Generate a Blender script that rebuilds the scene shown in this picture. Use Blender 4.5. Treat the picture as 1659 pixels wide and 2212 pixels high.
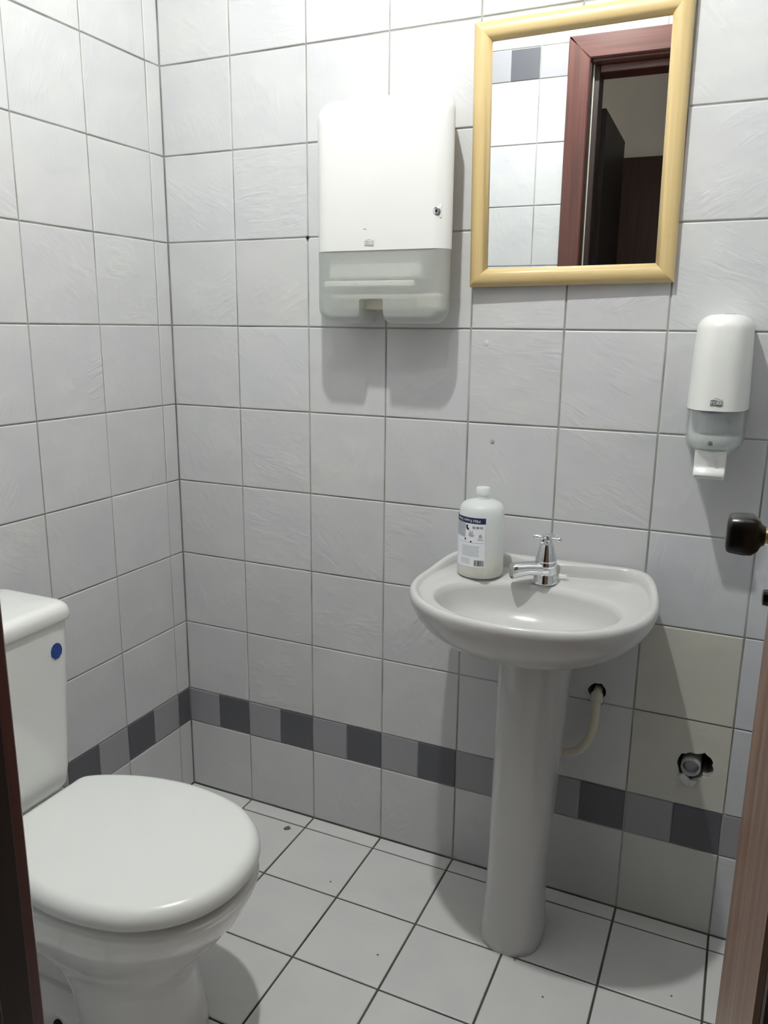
import bpy, bmesh, math, random
from math import sin, cos, pi, radians, sqrt
from mathutils import Vector, Matrix
random.seed(7)
for o in list(bpy.data.objects):
    bpy.data.objects.remove(o, do_unlink=True)
scn = bpy.context.scene
COL = scn.collection

# ------------------------------------------------------------------ camera
cam_data = bpy.data.cameras.new('camera')
cam = bpy.data.objects.new('camera', cam_data)
COL.objects.link(cam)
RIGHT = Vector((0.90974804, 0.41502137, 0.01075975))
DOWN = Vector((0.10376912, -0.20222, -0.97382701))
FWD = Vector((-0.40198318, 0.88705374, -0.22703565))
CAM = Vector((1.35300164, -1.66201535, 1.30072221))
rot = Matrix((RIGHT, -DOWN, -FWD)).transposed()
cam.matrix_world = Matrix.Translation(CAM) @ rot.to_4x4()
cam_data.sensor_fit = 'HORIZONTAL'
cam_data.sensor_width = 36.0
cam_data.lens = 36.0 * 1708.2 / 1659.0
cam_data.clip_start = 0.01
scn.camera = cam

# ------------------------------------------------------------------ world, exposure
world = bpy.data.worlds.new('world')
scn.world = world
world.use_nodes = True
world.node_tree.nodes['Background'].inputs[0].default_value = (0.5, 0.5, 0.5, 1)
world.node_tree.nodes['Background'].inputs[1].default_value = 0.02
vs = scn.view_settings
vs.view_transform = 'Standard'
vs.look = 'None'
vs.gamma = 1.0
vs.use_curve_mapping = False
vs.exposure = 0.0
LAMP = Vector((0.80, -0.75, 2.61))
LAMP_STRENGTH = 3000.0
LAMP_R = 0.0255

# ------------------------------------------------------------------ materials
def srgb(r, g, b):
    def f(c):
        c /= 255.0
        return c / 12.92 if c <= 0.04045 else ((c + 0.055) / 1.055) ** 2.4
    return (f(r), f(g), f(b), 1.0)

def new_mat(name):
    m = bpy.data.materials.new(name)
    m.use_nodes = True
    nt = m.node_tree
    b = nt.nodes['Principled BSDF']
    return m, nt, b

def setp(b, **kw):
    names = {'color': 'Base Color', 'rough': 'Roughness', 'metal': 'Metallic', 'spec': 'Specular IOR Level',
             'coat': 'Coat Weight', 'coat_rough': 'Coat Roughness', 'trans': 'Transmission Weight', 'ior': 'IOR'}
    for k, v in kw.items():
        b.inputs[names[k]].default_value = v

def plain(name, color, rough=0.5, metal=0.0, spec=0.5, coat=0.0, var=0.06, scale=6.0, bump=0.0, bscale=60.0):
    """procedural material: base colour with a soft noise variation and an optional fine bump"""
    m, nt, b = new_mat(name)
    setp(b, rough=rough, metal=metal, spec=spec, coat=coat)
    tc = nt.nodes.new('ShaderNodeTexCoord')
    n = nt.nodes.new('ShaderNodeTexNoise')
    n.inputs['Scale'].default_value = scale
    n.inputs['Detail'].default_value = 4
    nt.links.new(tc.outputs['Object'], n.inputs['Vector'])
    mp = nt.nodes.new('ShaderNodeMapRange')
    mp.inputs['From Min'].default_value = 0.3
    mp.inputs['From Max'].default_value = 0.7
    mp.inputs['To Min'].default_value = 1 - var
    mp.inputs['To Max'].default_value = 1 + var
    nt.links.new(n.outputs['Fac'], mp.inputs['Value'])
    mx = nt.nodes.new('ShaderNodeVectorMath')
    mx.operation = 'SCALE'
    mx.inputs[0].default_value = color[:3]
    nt.links.new(mp.outputs['Result'], mx.inputs['Scale'])
    nt.links.new(mx.outputs['Vector'], b.inputs['Base Color'])
    if bump > 0:
        n2 = nt.nodes.new('ShaderNodeTexNoise')
        n2.inputs['Scale'].default_value = bscale
        nt.links.new(tc.outputs['Object'], n2.inputs['Vector'])
        bp = nt.nodes.new('ShaderNodeBump')
        bp.inputs['Strength'].default_value = bump
        bp.inputs['Distance'].default_value = 0.002
        nt.links.new(n2.outputs['Fac'], bp.inputs['Height'])
        nt.links.new(bp.outputs['Normal'], b.inputs['Normal'])
    return m

def tile_material(name, rough, relief, mottle, rscale=1.0):
    """glazed tile: colour from the object's own colour, cloudy mottling, embossed slate-like relief"""
    m, nt, b = new_mat(name)
    setp(b, rough=rough, spec=0.45)
    N, L = nt.nodes.new, nt.links.new
    tc = N('ShaderNodeTexCoord')
    oi = N('ShaderNodeObjectInfo')
    off = N('ShaderNodeMath'); off.operation = 'MULTIPLY'; off.inputs[1].default_value = 37.0
    L(oi.outputs['Random'], off.inputs[0])
    ang = N('ShaderNodeMath'); ang.operation = 'MULTIPLY'; ang.inputs[1].default_value = 6.28
    L(oi.outputs['Random'], ang.inputs[0])
    vr = N('ShaderNodeVectorRotate'); vr.rotation_type = 'Z_AXIS'
    L(tc.outputs['Object'], vr.inputs['Vector']); L(ang.outputs[0], vr.inputs['Angle'])
    cmb = N('ShaderNodeCombineXYZ')
    L(off.outputs[0], cmb.inputs['X']); L(off.outputs[0], cmb.inputs['Y']); L(off.outputs[0], cmb.inputs['Z'])
    add = N('ShaderNodeVectorMath'); add.operation = 'ADD'
    L(vr.outputs['Vector'], add.inputs[0]); L(cmb.outputs['Vector'], add.inputs[1])
    # mottling
    n1 = N('ShaderNodeTexNoise'); n1.inputs['Scale'].default_value = 9.0; n1.inputs['Detail'].default_value = 5
    L(add.outputs['Vector'], n1.inputs['Vector'])
    rmp = N('ShaderNodeValToRGB')
    rmp.color_ramp.elements[0].position = 0.30
    rmp.color_ramp.elements[1].position = 0.70
    rmp.color_ramp.elements[0].color = (1 - mottle, 1 - mottle, 1 - mottle * 0.6, 1)
    rmp.color_ramp.elements[1].color = (1 + mottle * 0.4, 1 + mottle * 0.4, 1 + mottle * 0.1, 1)
    L(n1.outputs['Fac'], rmp.inputs['Fac'])
    mul = N('ShaderNodeMix'); mul.data_type = 'RGBA'; mul.blend_type = 'MULTIPLY'
    mul.inputs['Factor'].default_value = 1.0
    L(oi.outputs['Color'], mul.inputs['A']); L(rmp.outputs['Color'], mul.inputs['B'])
    L(mul.outputs['Result'], b.inputs['Base Color'])
    # relief: stretched, warped noise
    st = N('ShaderNodeMapping'); st.inputs['Scale'].default_value = (16 * rscale, 62 * rscale, 16)
    L(add.outputs['Vector'], st.inputs['Vector'])
    n2 = N('ShaderNodeTexNoise'); n2.inputs['Scale'].default_value = 1.0
    n2.inputs['Detail'].default_value = 3; n2.inputs['Distortion'].default_value = 0.8
    L(st.outputs['Vector'], n2.inputs['Vector'])
    n3 = N('ShaderNodeTexNoise'); n3.inputs['Scale'].default_value = 14.0
    L(add.outputs['Vector'], n3.inputs['Vector'])
    cr = N('ShaderNodeMapRange'); cr.inputs['From Min'].default_value = 0.42; cr.inputs['From Max'].default_value = 0.68
    L(n3.outputs['Fac'], cr.inputs['Value'])
    hm = N('ShaderNodeMath'); hm.operation = 'MULTIPLY'
    L(n2.outputs['Fac'], hm.inputs[0]); L(cr.outputs['Result'], hm.inputs[1])
    bp = N('ShaderNodeBump'); bp.inputs['Strength'].default_value = relief; bp.inputs['Distance'].default_value = 0.0025
    L(hm.outputs[0], bp.inputs['Height']); L(bp.outputs['Normal'], b.inputs['Normal'])
    return m

def grout_material(name, c1, c2):
    m, nt, b = new_mat(name)
    setp(b, rough=0.95, spec=0.1)
    N, L = nt.nodes.new, nt.links.new
    tc = N('ShaderNodeTexCoord')
    n = N('ShaderNodeTexNoise'); n.inputs['Scale'].default_value = 7.0; n.inputs['Detail'].default_value = 6
    L(tc.outputs['Object'], n.inputs['Vector'])
    r = N('ShaderNodeValToRGB')
    r.color_ramp.elements[0].position = 0.35; r.color_ramp.elements[0].color = c1
    r.color_ramp.elements[1].position = 0.65; r.color_ramp.elements[1].color = c2
    L(n.outputs['Fac'], r.inputs['Fac']); L(r.outputs['Color'], b.inputs['Base Color'])
    return m

def wood_material(name, c1, c2, rough=0.35, axis='Z', coat=0.2):
    m, nt, b = new_mat(name)
    setp(b, rough=rough, coat=coat, coat_rough=0.25)
    N, L = nt.nodes.new, nt.links.new
    tc = N('ShaderNodeTexCoord')
    mp = N('ShaderNodeMapping')
    s = {'X': (2.5, 70, 70), 'Y': (70, 2.5, 70), 'Z': (70, 70, 2.5)}[axis]
    mp.inputs['Scale'].default_value = s
    L(tc.outputs['Object'], mp.inputs['Vector'])
    n = N('ShaderNodeTexNoise'); n.inputs['Scale'].default_value = 1.0; n.inputs['Detail'].default_value = 5
    n.inputs['Distortion'].default_value = 0.4
    L(mp.outputs['Vector'], n.inputs['Vector'])
    r = N('ShaderNodeValToRGB')
    r.color_ramp.elements[0].position = 0.3; r.color_ramp.elements[0].color = c1
    r.color_ramp.elements[1].position = 0.7; r.color_ramp.elements[1].color = c2
    L(n.outputs['Fac'], r.inputs['Fac']); L(r.outputs['Color'], b.inputs['Base Color'])
    bp = N('ShaderNodeBump'); bp.inputs['Strength'].default_value = 0.15; bp.inputs['Distance'].default_value = 0.001
    L(n.outputs['Fac'], bp.inputs['Height']); L(bp.outputs['Normal'], b.inputs['Normal'])
    return m

def frosted(name, color, clear=0.35, rough=0.3, translucent=0.3):
    """milky plastic: part see-through, part translucent, part glossy diffuse"""
    m, nt, b = new_mat(name)
    N, L = nt.nodes.new, nt.links.new
    setp(b, color=color, rough=rough)
    out = nt.nodes['Material Output']
    tr = N('ShaderNodeBsdfTranslucent'); tr.inputs['Color'].default_value = color
    tp = N('ShaderNodeBsdfTransparent'); tp.inputs['Color'].default_value = (0.95, 0.97, 0.97, 1)
    m1 = N('ShaderNodeMixShader'); m1.inputs['Fac'].default_value = translucent
    L(b.outputs['BSDF'], m1.inputs[1]); L(tr.outputs['BSDF'], m1.inputs[2])
    n = N('ShaderNodeTexNoise'); n.inputs['Scale'].default_value = 25.0
    mp = N('ShaderNodeMapRange'); mp.inputs['To Min'].default_value = clear - 0.03; mp.inputs['To Max'].default_value = clear + 0.03
    L(n.outputs['Fac'], mp.inputs['Value'])
    m2 = N('ShaderNodeMixShader')
    L(mp.outputs['Result'], m2.inputs['Fac'])
    L(m1.outputs['Shader'], m2.inputs[1]); L(tp.outputs['BSDF'], m2.inputs[2])
    L(m2.outputs['Shader'], out.inputs['Surface'])
    return m

M_TILE = tile_material('wall_tile_glaze', 0.38, 0.7, 0.05)
M_FLOOR = tile_material('floor_tile_glaze', 0.33, 0.10, 0.06, 0.6)
M_BAND = tile_material('band_tile_glaze', 0.4, 0.05, 0.05)
M_GROUT = grout_material('wall_grout', srgb(128, 130, 122), srgb(180, 183, 176))
M_FGROUT = grout_material('floor_grout', srgb(60, 62, 54), srgb(92, 94, 86))
M_PLASTER = plain('white_plaster', srgb(196, 196, 192), 0.9, var=0.03, bump=0.1)
M_CORR = plain('corridor_plaster', srgb(232, 228, 222), 0.9, var=0.04, bump=0.1)
M_CERAMIC = plain('white_vitreous_china', srgb(232, 233, 231), 0.12, coat=0.6, var=0.015, scale=3)
M_SINK = plain('pale_grey_vitreous_china', srgb(198, 198, 197), 0.20, coat=0.3, var=0.015, scale=3)
M_SEAT = plain('white_seat_plastic', srgb(226, 229, 226), 0.22, var=0.01, scale=4)
M_WHITE = plain('white_gloss_plastic', srgb(226, 227, 224), 0.3, var=0.01, scale=5)
M_CREAM = plain('cream_plastic', srgb(222, 218, 200), 0.45, var=0.03)
M_FROST = frosted('smoky_frosted_plastic', srgb(205, 209, 206), 0.42, 0.35, 0.25)
M_FROST2 = frosted('milky_frosted_plastic', srgb(214, 219, 220), 0.60, 0.35, 0.3)
M_PAPER = plain('paper_towel', srgb(235, 232, 224), 0.95, var=0.03, bump=0.2)
M_BAR = plain('white_tray_lip', srgb(250, 248, 240), 0.5, var=0.01)
M_LOGO = plain('logo_grey', srgb(165, 166, 166), 0.5, var=0.02)
M_LOGO_DK = plain('logo_dark_grey', srgb(105, 106, 106), 0.5, var=0.02)
M_LOCK = plain('lock_metal', srgb(150, 152, 155), 0.3, metal=0.8, var=0.05)
M_BLACK = plain('black_plastic', srgb(14, 13, 12), 0.28, var=0.1, scale=20)
M_DARK = plain('dark_cavity', srgb(38, 34, 28), 0.95, var=0.25, scale=40, bump=0.6)
M_CHROME = plain('chrome', srgb(225, 227, 230), 0.08, metal=1.0, var=0.02)
M_BRASS = plain('brass', srgb(190, 178, 140), 0.3, metal=1.0, var=0.05)
M_PINE = wood_material('varnished_pine', srgb(196, 170, 116), srgb(214, 190, 138), 0.4, 'Z', 0.25)
M_PINE_X = wood_material('varnished_pine_across', srgb(196, 170, 116), srgb(214, 190, 138), 0.4, 'X', 0.25)
M_WOOD = wood_material('mahogany_stained_wood', srgb(72, 38, 32), srgb(97, 55, 47), 0.35, 'Z', 0.3)
M_WOOD_X = wood_material('mahogany_stained_wood_across', srgb(72, 38, 32), srgb(97, 55, 47), 0.35, 'X', 0.3)
M_JAMB = wood_material('shade_darkened_jamb', srgb(30, 17, 14), srgb(44, 25, 21), 0.5, 'Z', 0.05)  # frame wood darkened: shade on faces turned from the lamp is in the colour
M_DOOR = wood_material('brown_door_veneer', srgb(112, 82, 66), srgb(158, 124, 104), 0.4, 'Z', 0.2)
M_DWOOD = wood_material('dark_corridor_wood', srgb(48, 30, 22), srgb(72, 44, 32), 0.5, 'Z', 0.1)
M_BLKWOOD = wood_material('blackish_door', srgb(20, 18, 18), srgb(34, 30, 30), 0.5, 'Z', 0.1)
M_BLUE = plain('blue_sticker', srgb(38, 68, 140), 0.6, var=0.15, scale=120)
M_HOSE = plain('ivory_hose', srgb(214, 208, 190), 0.45, var=0.04)
M_PIPE = plain('grey_pipe', srgb(176, 178, 180), 0.5, var=0.06)
M_WRAP = plain('torn_white_wrap', srgb(205, 205, 202), 0.6, var=0.08, bump=0.5)
M_BOTTLE = frosted('milky_polythene', srgb(248, 251, 252), 0.14, 0.3, 0.45)
M_SOAP = plain('yellowish_soap', srgb(232, 222, 186), 0.4, var=0.02)
M_LABEL = plain('label_white', srgb(236, 238, 242), 0.5, var=0.01)
M_NAVY = plain('label_navy', srgb(28, 38, 84), 0.5, var=0.03)
M_INK = plain('label_ink', srgb(40, 42, 50), 0.6, var=0.05)
M_PALEINK = plain('label_pale_ink', srgb(176, 182, 192), 0.6, var=0.05)
M_FLECK = plain('grey_fleck', srgb(110, 106, 98), 0.9, var=0.2, scale=200)
M_PATCH = plain('filler_patch', srgb(205, 205, 202), 0.7, var=0.04)
M_BLUEGREY = plain('blue_grey_plastic', srgb(44, 54, 74), 0.5, var=0.05)

mm, nt, b = new_mat('mirror_silver')
setp(b, color=(0.93, 0.95, 0.95, 1), metal=1.0, rough=0.0)
n = nt.nodes.new('ShaderNodeTexNoise'); n.inputs['Scale'].default_value = 3.0
mp = nt.nodes.new('ShaderNodeMapRange'); mp.inputs['To Min'].default_value = 0.0; mp.inputs['To Max'].default_value = 0.012
nt.links.new(n.outputs['Fac'], mp.inputs['Value']); nt.links.new(mp.outputs['Result'], b.inputs['Roughness'])
M_MIRROR = mm
ml, nt, b = new_mat('lit_bulb')
setp(b, color=(1, 1, 1, 1))
b.inputs['Emission Color'].default_value = (0.985, 1.0, 0.968, 1)
b.inputs['Emission Strength'].default_value = LAMP_STRENGTH
M_BULB = ml

# ------------------------------------------------------------------ mesh helpers
def link(o, parent=None):
    COL.objects.link(o)
    if parent is not None:
        o.parent = parent
    return o

def make(name, verts, faces, mat, parent=None, base=(0, 0, 0), smooth=False, angle=40, fix=True):
    me = bpy.data.meshes.new(name)
    bx = Vector(base)
    me.from_pydata([Vector(v) - bx for v in verts], [], faces)
    me.update()
    if fix:
        bm = bmesh.new(); bm.from_mesh(me)
        bmesh.ops.remove_doubles(bm, verts=bm.verts, dist=1e-6)
        bmesh.ops.recalc_face_normals(bm, faces=bm.faces)
        bm.to_mesh(me); bm.free()
    if smooth:
        for p in me.polygons:
            p.use_smooth = True
        me.set_sharp_from_angle(angle=radians(angle))
    me.materials.append(mat)
    o = bpy.data.objects.new(name, me)
    if parent is None:
        o.location = base
    return link(o, parent)

def thing(name, label, cat, loc, group=None):
    o = bpy.data.objects.new(name, None)
    o.empty_display_size = 0.05
    o.location = loc
    link(o)
    o['label'] = label; o['category'] = cat
    if group: o['group'] = group
    return o

def tag(o, label, cat, group=None):
    o['label'] = label; o['category'] = cat
    if group: o['group'] = group
    return o

def struct(o, label=None, cat=None):
    o['kind'] = 'structure'
    if label: o['label'] = label
    if cat: o['category'] = cat
    return o

def box(x0, x1, y0, y1, z0, z1):
    v = [(x, y, z) for z in (z0, z1) for y in (y0, y1) for x in (x0, x1)]
    f = [(0, 2, 3, 1), (4, 5, 7, 6), (0, 1, 5, 4), (2, 6, 7, 3), (0, 4, 6, 2), (1, 3, 7, 5)]
    return v, f

def bbox(x0, x1, y0, y1, z0, z1, r=0.003, seg=2):
    """bevelled box"""
    v, f = box(x0, x1, y0, y1, z0, z1)
    bm = bmesh.new()
    vv = [bm.verts.new(p) for p in v]
    for q in f: bm.faces.new([vv[i] for i in q])
    bmesh.ops.bevel(bm, geom=list(bm.edges), offset=r, segments=seg, profile=0.5, affect='EDGES')
    bm.verts.index_update()
    V = [tuple(p.co) for p in bm.verts]; F = [tuple(p.index for p in q.verts) for q in bm.faces]
    bm.free()
    return V, F

def join(*parts):
    V, F = [], []
    for v, f in parts:
        k = len(V); V += list(v); F += [tuple(i + k for i in q) for q in f]
    return V, F

def loft(rings, cap0=True, cap1=True, closed=True):
    V, F = [], []
    n = len(rings[0])
    for r in rings: V += list(r)
    for i in range(len(rings) - 1):
        a, c = i * n, (i + 1) * n
        for j in range(n if closed else n - 1):
            k = (j + 1) % n
            F.append((a + j, a + k, c + k, c + j))
    if cap0: F.append(tuple(range(n - 1, -1, -1)))
    if cap1: F.append(tuple(range((len(rings) - 1) * n, len(rings) * n)))
    return V, F

def lathe(profile, c=(0, 0, 0), seg=28, axis='Z', cap0=True, cap1=True):
    rings = []
    for r, h in profile:
        ring = []
        for i in range(seg):
            a = 2 * pi * i / seg
            p = (r * cos(a), r * sin(a), h)
            if axis == 'Y': p = (p[0], -h, p[1])      # h grows towards -Y
            if axis == 'X': p = (-h, p[0], p[1])      # h grows towards -X
            ring.append((c[0] + p[0], c[1] + p[1], c[2] + p[2]))
        rings.append(ring)
    return loft(rings, cap0, cap1)

def catmull(pts, sub=8, closed=False):
    P = [Vector(p) for p in pts]; out = []
    n = len(P)
    rng = range(n) if closed else range(n - 1)
    for i in rng:
        g = (lambda k: P[k % n]) if closed else (lambda k: P[min(max(k, 0), n - 1)])
        p0, p1, p2, p3 = g(i - 1), g(i), g(i + 1), g(i + 2)
        for s in range(sub):
            t = s / sub
            out.append(0.5 * ((2 * p1) + (-p0 + p2) * t + (2 * p0 - 5 * p1 + 4 * p2 - p3) * t * t + (-p0 + 3 * p1 - 3 * p2 + p3) * t ** 3))
    if not closed: out.append(P[-1])
    return out

def tube(path, r, seg=14, cap=True):
    P = [Vector(p) for p in path]
    rad = r if isinstance(r, (list, tuple)) else [r] * len(P)
    rings = []
    up = Vector((0, 0, 1)); prev = None
    for i, p in enumerate(P):
        t = (P[min(i + 1, len(P) - 1)] - P[max(i - 1, 0)]).normalized()
        if prev is None:
            a = up if abs(t.dot(up)) < 0.9 else Vector((1, 0, 0))
            u = (a - t * a.dot(t)).normalized()
        else:
            u = (prev - t * prev.dot(t)).normalized()
        prev = u; w = t.cross(u)
        rings.append([p + (u * cos(2 * pi * k / seg) + w * sin(2 * pi * k / seg)) * rad[i] for k in range(seg)])
    return loft(rings, cap, cap)

def plate_holes(outer, holes, d0, d1, to3):
    """flat plate in (u,v) with holes; front at depth d0, back at d1; to3(u,v,d) -> xyz"""
    bm = bmesh.new()
    edges = []; loops = []
    for lp in [outer] + holes:
        vs_ = [bm.verts.new((p[0], p[1], 0)) for p in lp]
        loops.append(vs_)
        for i in range(len(vs_)):
            edges.append(bm.edges.new((vs_[i], vs_[(i + 1) % len(vs_)])))
    bmesh.ops.triangle_fill(bm, edges=edges, use_beauty=True)
    bm.verts.index_update()
    uv = [(v.co.x, v.co.y) for v in bm.verts]
    F = [tuple(v.index for v in f.verts) for f in bm.faces]
    lidx = [[v.index for v in lp] for lp in loops]
    bm.free()
    n = len(uv)
    V = [to3(u, v, d0) for u, v in uv] + [to3(u, v, d1) for u, v in uv]
    for lp in lidx:
        for i in range(len(lp)):
            a, c = lp[i], lp[(i + 1) % len(lp)]
            F.append((a, c, c + n, a + n))
    return V, F

def text_mesh(s, size, bold=0.0):
    cu = bpy.data.curves.new('txt', 'FONT')
    cu.body = s; cu.size = size; cu.align_x = 'CENTER'; cu.align_y = 'CENTER'
    cu.offset = bold; cu.resolution_u = 2
    o = bpy.data.objects.new('txt', cu)
    COL.objects.link(o)
    me = bpy.data.meshes.new_from_object(o)
    V = [(v.co.x, v.co.y) for v in me.vertices]
    F = [tuple(p.vertices) for p in me.polygons]
    bpy.data.objects.remove(o); bpy.data.curves.remove(cu); bpy.data.meshes.remove(me)
    return V, F

# ------------------------------------------------------------------ room dimensions
RW, RD, RH = 1.52, 1.25, 2.85          # width, depth, height of the cubicle
P = 0.2                                # tile pitch
ROWS = [(0, .2, 't'), (.2, .3, 'b')] + [(.3 + .2 * i, .5 + .2 * i, 't') for i in range(9)] + [(2.1, 2.2, 'b'), (2.2, 2.4, 't'), (2.4, 2.6, 't'), (2.6, RH, 't')]
FACE = 0.0022                          # joint depth
tile_cache = {}

def tile_mesh(w, h, kind, ch=0.0018, dep=0.006):
    key = (round(w, 4), round(h, 4), kind)
    if key in tile_cache: return tile_cache[key]
    a, c = w / 2, h / 2
    V, F = [], []
    for (ix, z) in ((0, -dep), (0, -ch), (ch * 0.35, -ch * 0.35), (ch, 0)):
        V += [(-a + ix, -c + ix, z), (a - ix, -c + ix, z), (a - ix, c - ix, z), (-a + ix, c - ix, z)]
    for i in range(3):
        for j in range(4):
            k = (j + 1) % 4
            F.append((4 * i + j, 4 * i + k, 4 * i + 4 + k, 4 * i + 4 + j))
    F.append((12, 13, 14, 15))
    me = bpy.data.meshes.new('tile')
    me.from_pydata(V, [], F); me.update()
    me.materials.append({'t': M_TILE, 'b': M_BAND, 'f': M_FLOOR}[kind])
    tile_cache[key] = me
    return me

TILE_ALB = srgb(203, 204, 205)
BAND_L, BAND_D = srgb(152, 151, 156), srgb(90, 91, 97)
FLOOR_ALB = srgb(214, 214, 213)

def put_tile(parent, name, u0, u1, v0, v1, kind, place, rot, color, gap=0.0015, gl=None, gr=None):
    gl = gap if gl is None else gl; gr = gap if gr is None else gr
    w, h = (u1 - gr) - (u0 + gl), v1 - v0 - 2 * gap
    if w < 0.004 or h < 0.004: return None
    o = bpy.data.objects.new(name, tile_mesh(w, h, kind))
    uc, vc = (u0 + gl + u1 - gr) / 2, (v0 + v1) / 2
    o.location = place(uc, vc, random.uniform(-0.0004, 0.0004))
    o.rotation_euler = (rot[0] + radians(random.uniform(-.12, .12)), rot[1] + radians(random.uniform(-.12, .12)), rot[2])
    j = random.uniform(0.975, 1.02)
    o.color = (color[0] * j, color[1] * j * random.uniform(.995, 1.003), color[2] * j * random.uniform(.99, 1.01), 1)
    link(o, parent)
    return o

def clip_rects(u0, u1, v0, v1, op):
    if op is None: return [(u0, u1, v0, v1)]
    a, c, top = op                      # opening u in (a,c), v below top
    if v0 >= top or u1 <= a or u0 >= c: return [(u0, u1, v0, v1)]
    out = []
    if u0 < a: out.append((u0, a, v0, v1))
    if u1 > c: out.append((c, u1, v0, v1))
    if v1 > top: out.append((max(u0, a), min(u1, c), top, v1))
    return out

def tile_wall(parent, cols, place, rot, first_light=True, opening=None, special=None):
    for ri, (v0, v1, kd) in enumerate(ROWS):
        for ci, (u0, u1) in enumerate(cols):
            if special and (ci, ri) in special:
                special[(ci, ri)](u0, u1, v0, v1); continue
            if kd == 't':
                for r in clip_rects(u0, u1, v0, v1, opening):
                    col = TILE_ALB
                    if tint_map.get((parent.name, ci, ri)): col = tint_map[(parent.name, ci, ri)]
                    put_tile(parent, 'tile', *r, 't', place, rot, col)
            else:
                # two small squares per tile width
                w = u1 - u0
                halves = [(u0, u0 + w / 2, 0), (u0 + w / 2, u1, 1)] if w > 0.12 else [(u0, u1, band_single(parent.name, ci))]
                for (a, c, k) in halves:
                    if w > 0.12 and parent.name in BAND_FLIP: k = 1 - k
                    for r in clip_rects(a, c, v0, v1, opening):
                        put_tile(parent, 'band_tile', *r, 'b', place, rot, BAND_D if k else BAND_L,
                                 gl=0.0004 if (a > u0 + .01) else 0.0012, gr=0.0004 if (c < u1 - .01) else 0.0012)

def band_single(name, ci): return 1 if name == 'wall_left' else 0
BAND_FLIP = {'wall_left'}
YEL = srgb(200, 199, 189); YEL2 = srgb(202, 202, 197); BLU_BOUNCE = srgb(202, 204, 208)  # the blue puts bounce light at the right into the tile colour
tint_map = {('wall_back', 6, 2): YEL, ('wall_back', 6, 3): YEL, ('wall_back', 5, 3): YEL2, ('wall_back', 6, 0): YEL2,
            ('wall_back', 6, 4): BLU_BOUNCE, ('wall_back', 7, 3): BLU_BOUNCE, ('wall_back', 7, 2): BLU_BOUNCE, ('wall_back', 7, 4): BLU_BOUNCE, ('wall_back', 7, 5): BLU_BOUNCE}

# ------------------------------------------------------------------ back wall (with two broken-out holes)
def jag(cx, cz, r, n, amp, seed):
    rr = random.Random(seed)
    return [(cx + r * (1 + rr.uniform(-amp, amp)) * cos(2 * pi * i / n), cz + r * (1 + rr.uniform(-amp, amp)) * sin(2 * pi * i / n)) for i in range(n)]
HOLE_W = [(1.2985, .396), (1.3005, .408), (1.306, .420), (1.314, .4215), (1.322, .4265), (1.334, .4255), (1.345, .4285), (1.351, .4330), (1.356, .4275), (1.364, .4225), (1.3695, .4135), (1.368, .4065), (1.372, .398), (1.3695, .385), (1.361, .3765), (1.352, .3775), (1.343, .3705), (1.334, .3675), (1.325, .3620), (1.315, .3655), (1.305, .3735), (1.302, .385)]
HOLE_P = jag(1.121, 0.5255, 0.0195, 16, 0.10, 4)
wb_v, wb_f = plate_holes([(-0.10, -0.05), (RW + .10, -0.05), (RW + .10, RH + .05), (-0.10, RH + .05)], [HOLE_W, HOLE_P],
                         FACE, 0.12, lambda u, v, d: (u, d, v))
n0 = len(wb_v)
wb_v += [(-.10, .10, -.05), (RW + .10, .10, -.05), (RW + .10, .10, RH + .05), (-.10, .10, RH + .05)]
wb_f.append((n0, n0 + 1, n0 + 2, n0 + 3))
wall_back = struct(make('wall_back', wb_v, wb_f, M_GROUT))
ROT_B = (pi / 2, 0, 0)
place_b = lambda u, v, d: (u, -d, v)
cols_b = [(i * P, min((i + 1) * P, RW)) for i in range(8)]
def broken(hole):
    def fn(u0, u1, v0, v1):
        g = 0.0015
        uc, vc = (u0 + u1) / 2, (v0 + v1) / 2
        V, F = plate_holes([(u0 + g - uc, v0 + g - vc), (u1 - g - uc, v0 + g - vc), (u1 - g - uc, v1 - g - vc), (u0 + g - uc, v1 - g - vc)],
                           [[(p[0] - uc, p[1] - vc) for p in hole]], 0, -0.006, lambda u, v, d: (u, v, d))
        o = make('tile', V, F, M_TILE)
        o.location = (uc, 0, vc); o.rotation_euler = ROT_B
        c = YEL if uc > 1.2 else TILE_ALB
        o.color = c
        o.parent = wall_back
        o['label'] = 'wall tile with a ragged hole broken through it'
    return fn
tile_wall(wall_back, cols_b, place_b, ROT_B, special={(6, 2): broken(HOLE_W), (5, 3): broken(HOLE_P)})

# drilled hole, filler patches on the back wall
def disc(name, u, v, r, mat, h=0.0008, ring=None):
    o = make(name, *lathe([(r, -0.001), (r, h * .6), (r * .85, h)], (u, 0, v), 16, 'Y'), mat, wall_back, smooth=True)
    return o
disc('drill_hole', 0.4, 1.5, 0.0042, M_BLACK, 0.0009)
disc('filled_hole', 0.8355, 1.271, 0.006, M_PATCH, 0.001)
disc('filled_hole', 0.8576, 1.061, 0.0045, M_LOGO, 0.001)

# ------------------------------------------------------------------ left wall
wall_left = struct(make('wall_left', *box(-0.12, -FACE, -RD - .12, 0.0, -.05, RH + .05), M_GROUT))
ys = [0, -.0498] + [-.25 - .2 * i for i in range(6)]
cols_l = [(ys[i + 1], ys[i]) for i in range(len(ys) - 1)]
tile_wall(wall_left, cols_l, lambda u, v, d: (d, u, v), (pi / 2, 0, pi / 2))

# ------------------------------------------------------------------ right wall
wall_right = struct(make('wall_right', *box(RW + FACE, RW + .12, -RD - .12, 0.0, -.05, RH + .05), M_GROUT))
cols_r = [(-RD, -1.2)] + [(-1.2 + .2 * i, -1.0 + .2 * i) for i in range(6)]
tile_wall(wall_right, cols_r, lambda u, v, d: (RW - d, u, v), (pi / 2, 0, -pi / 2))

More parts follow.
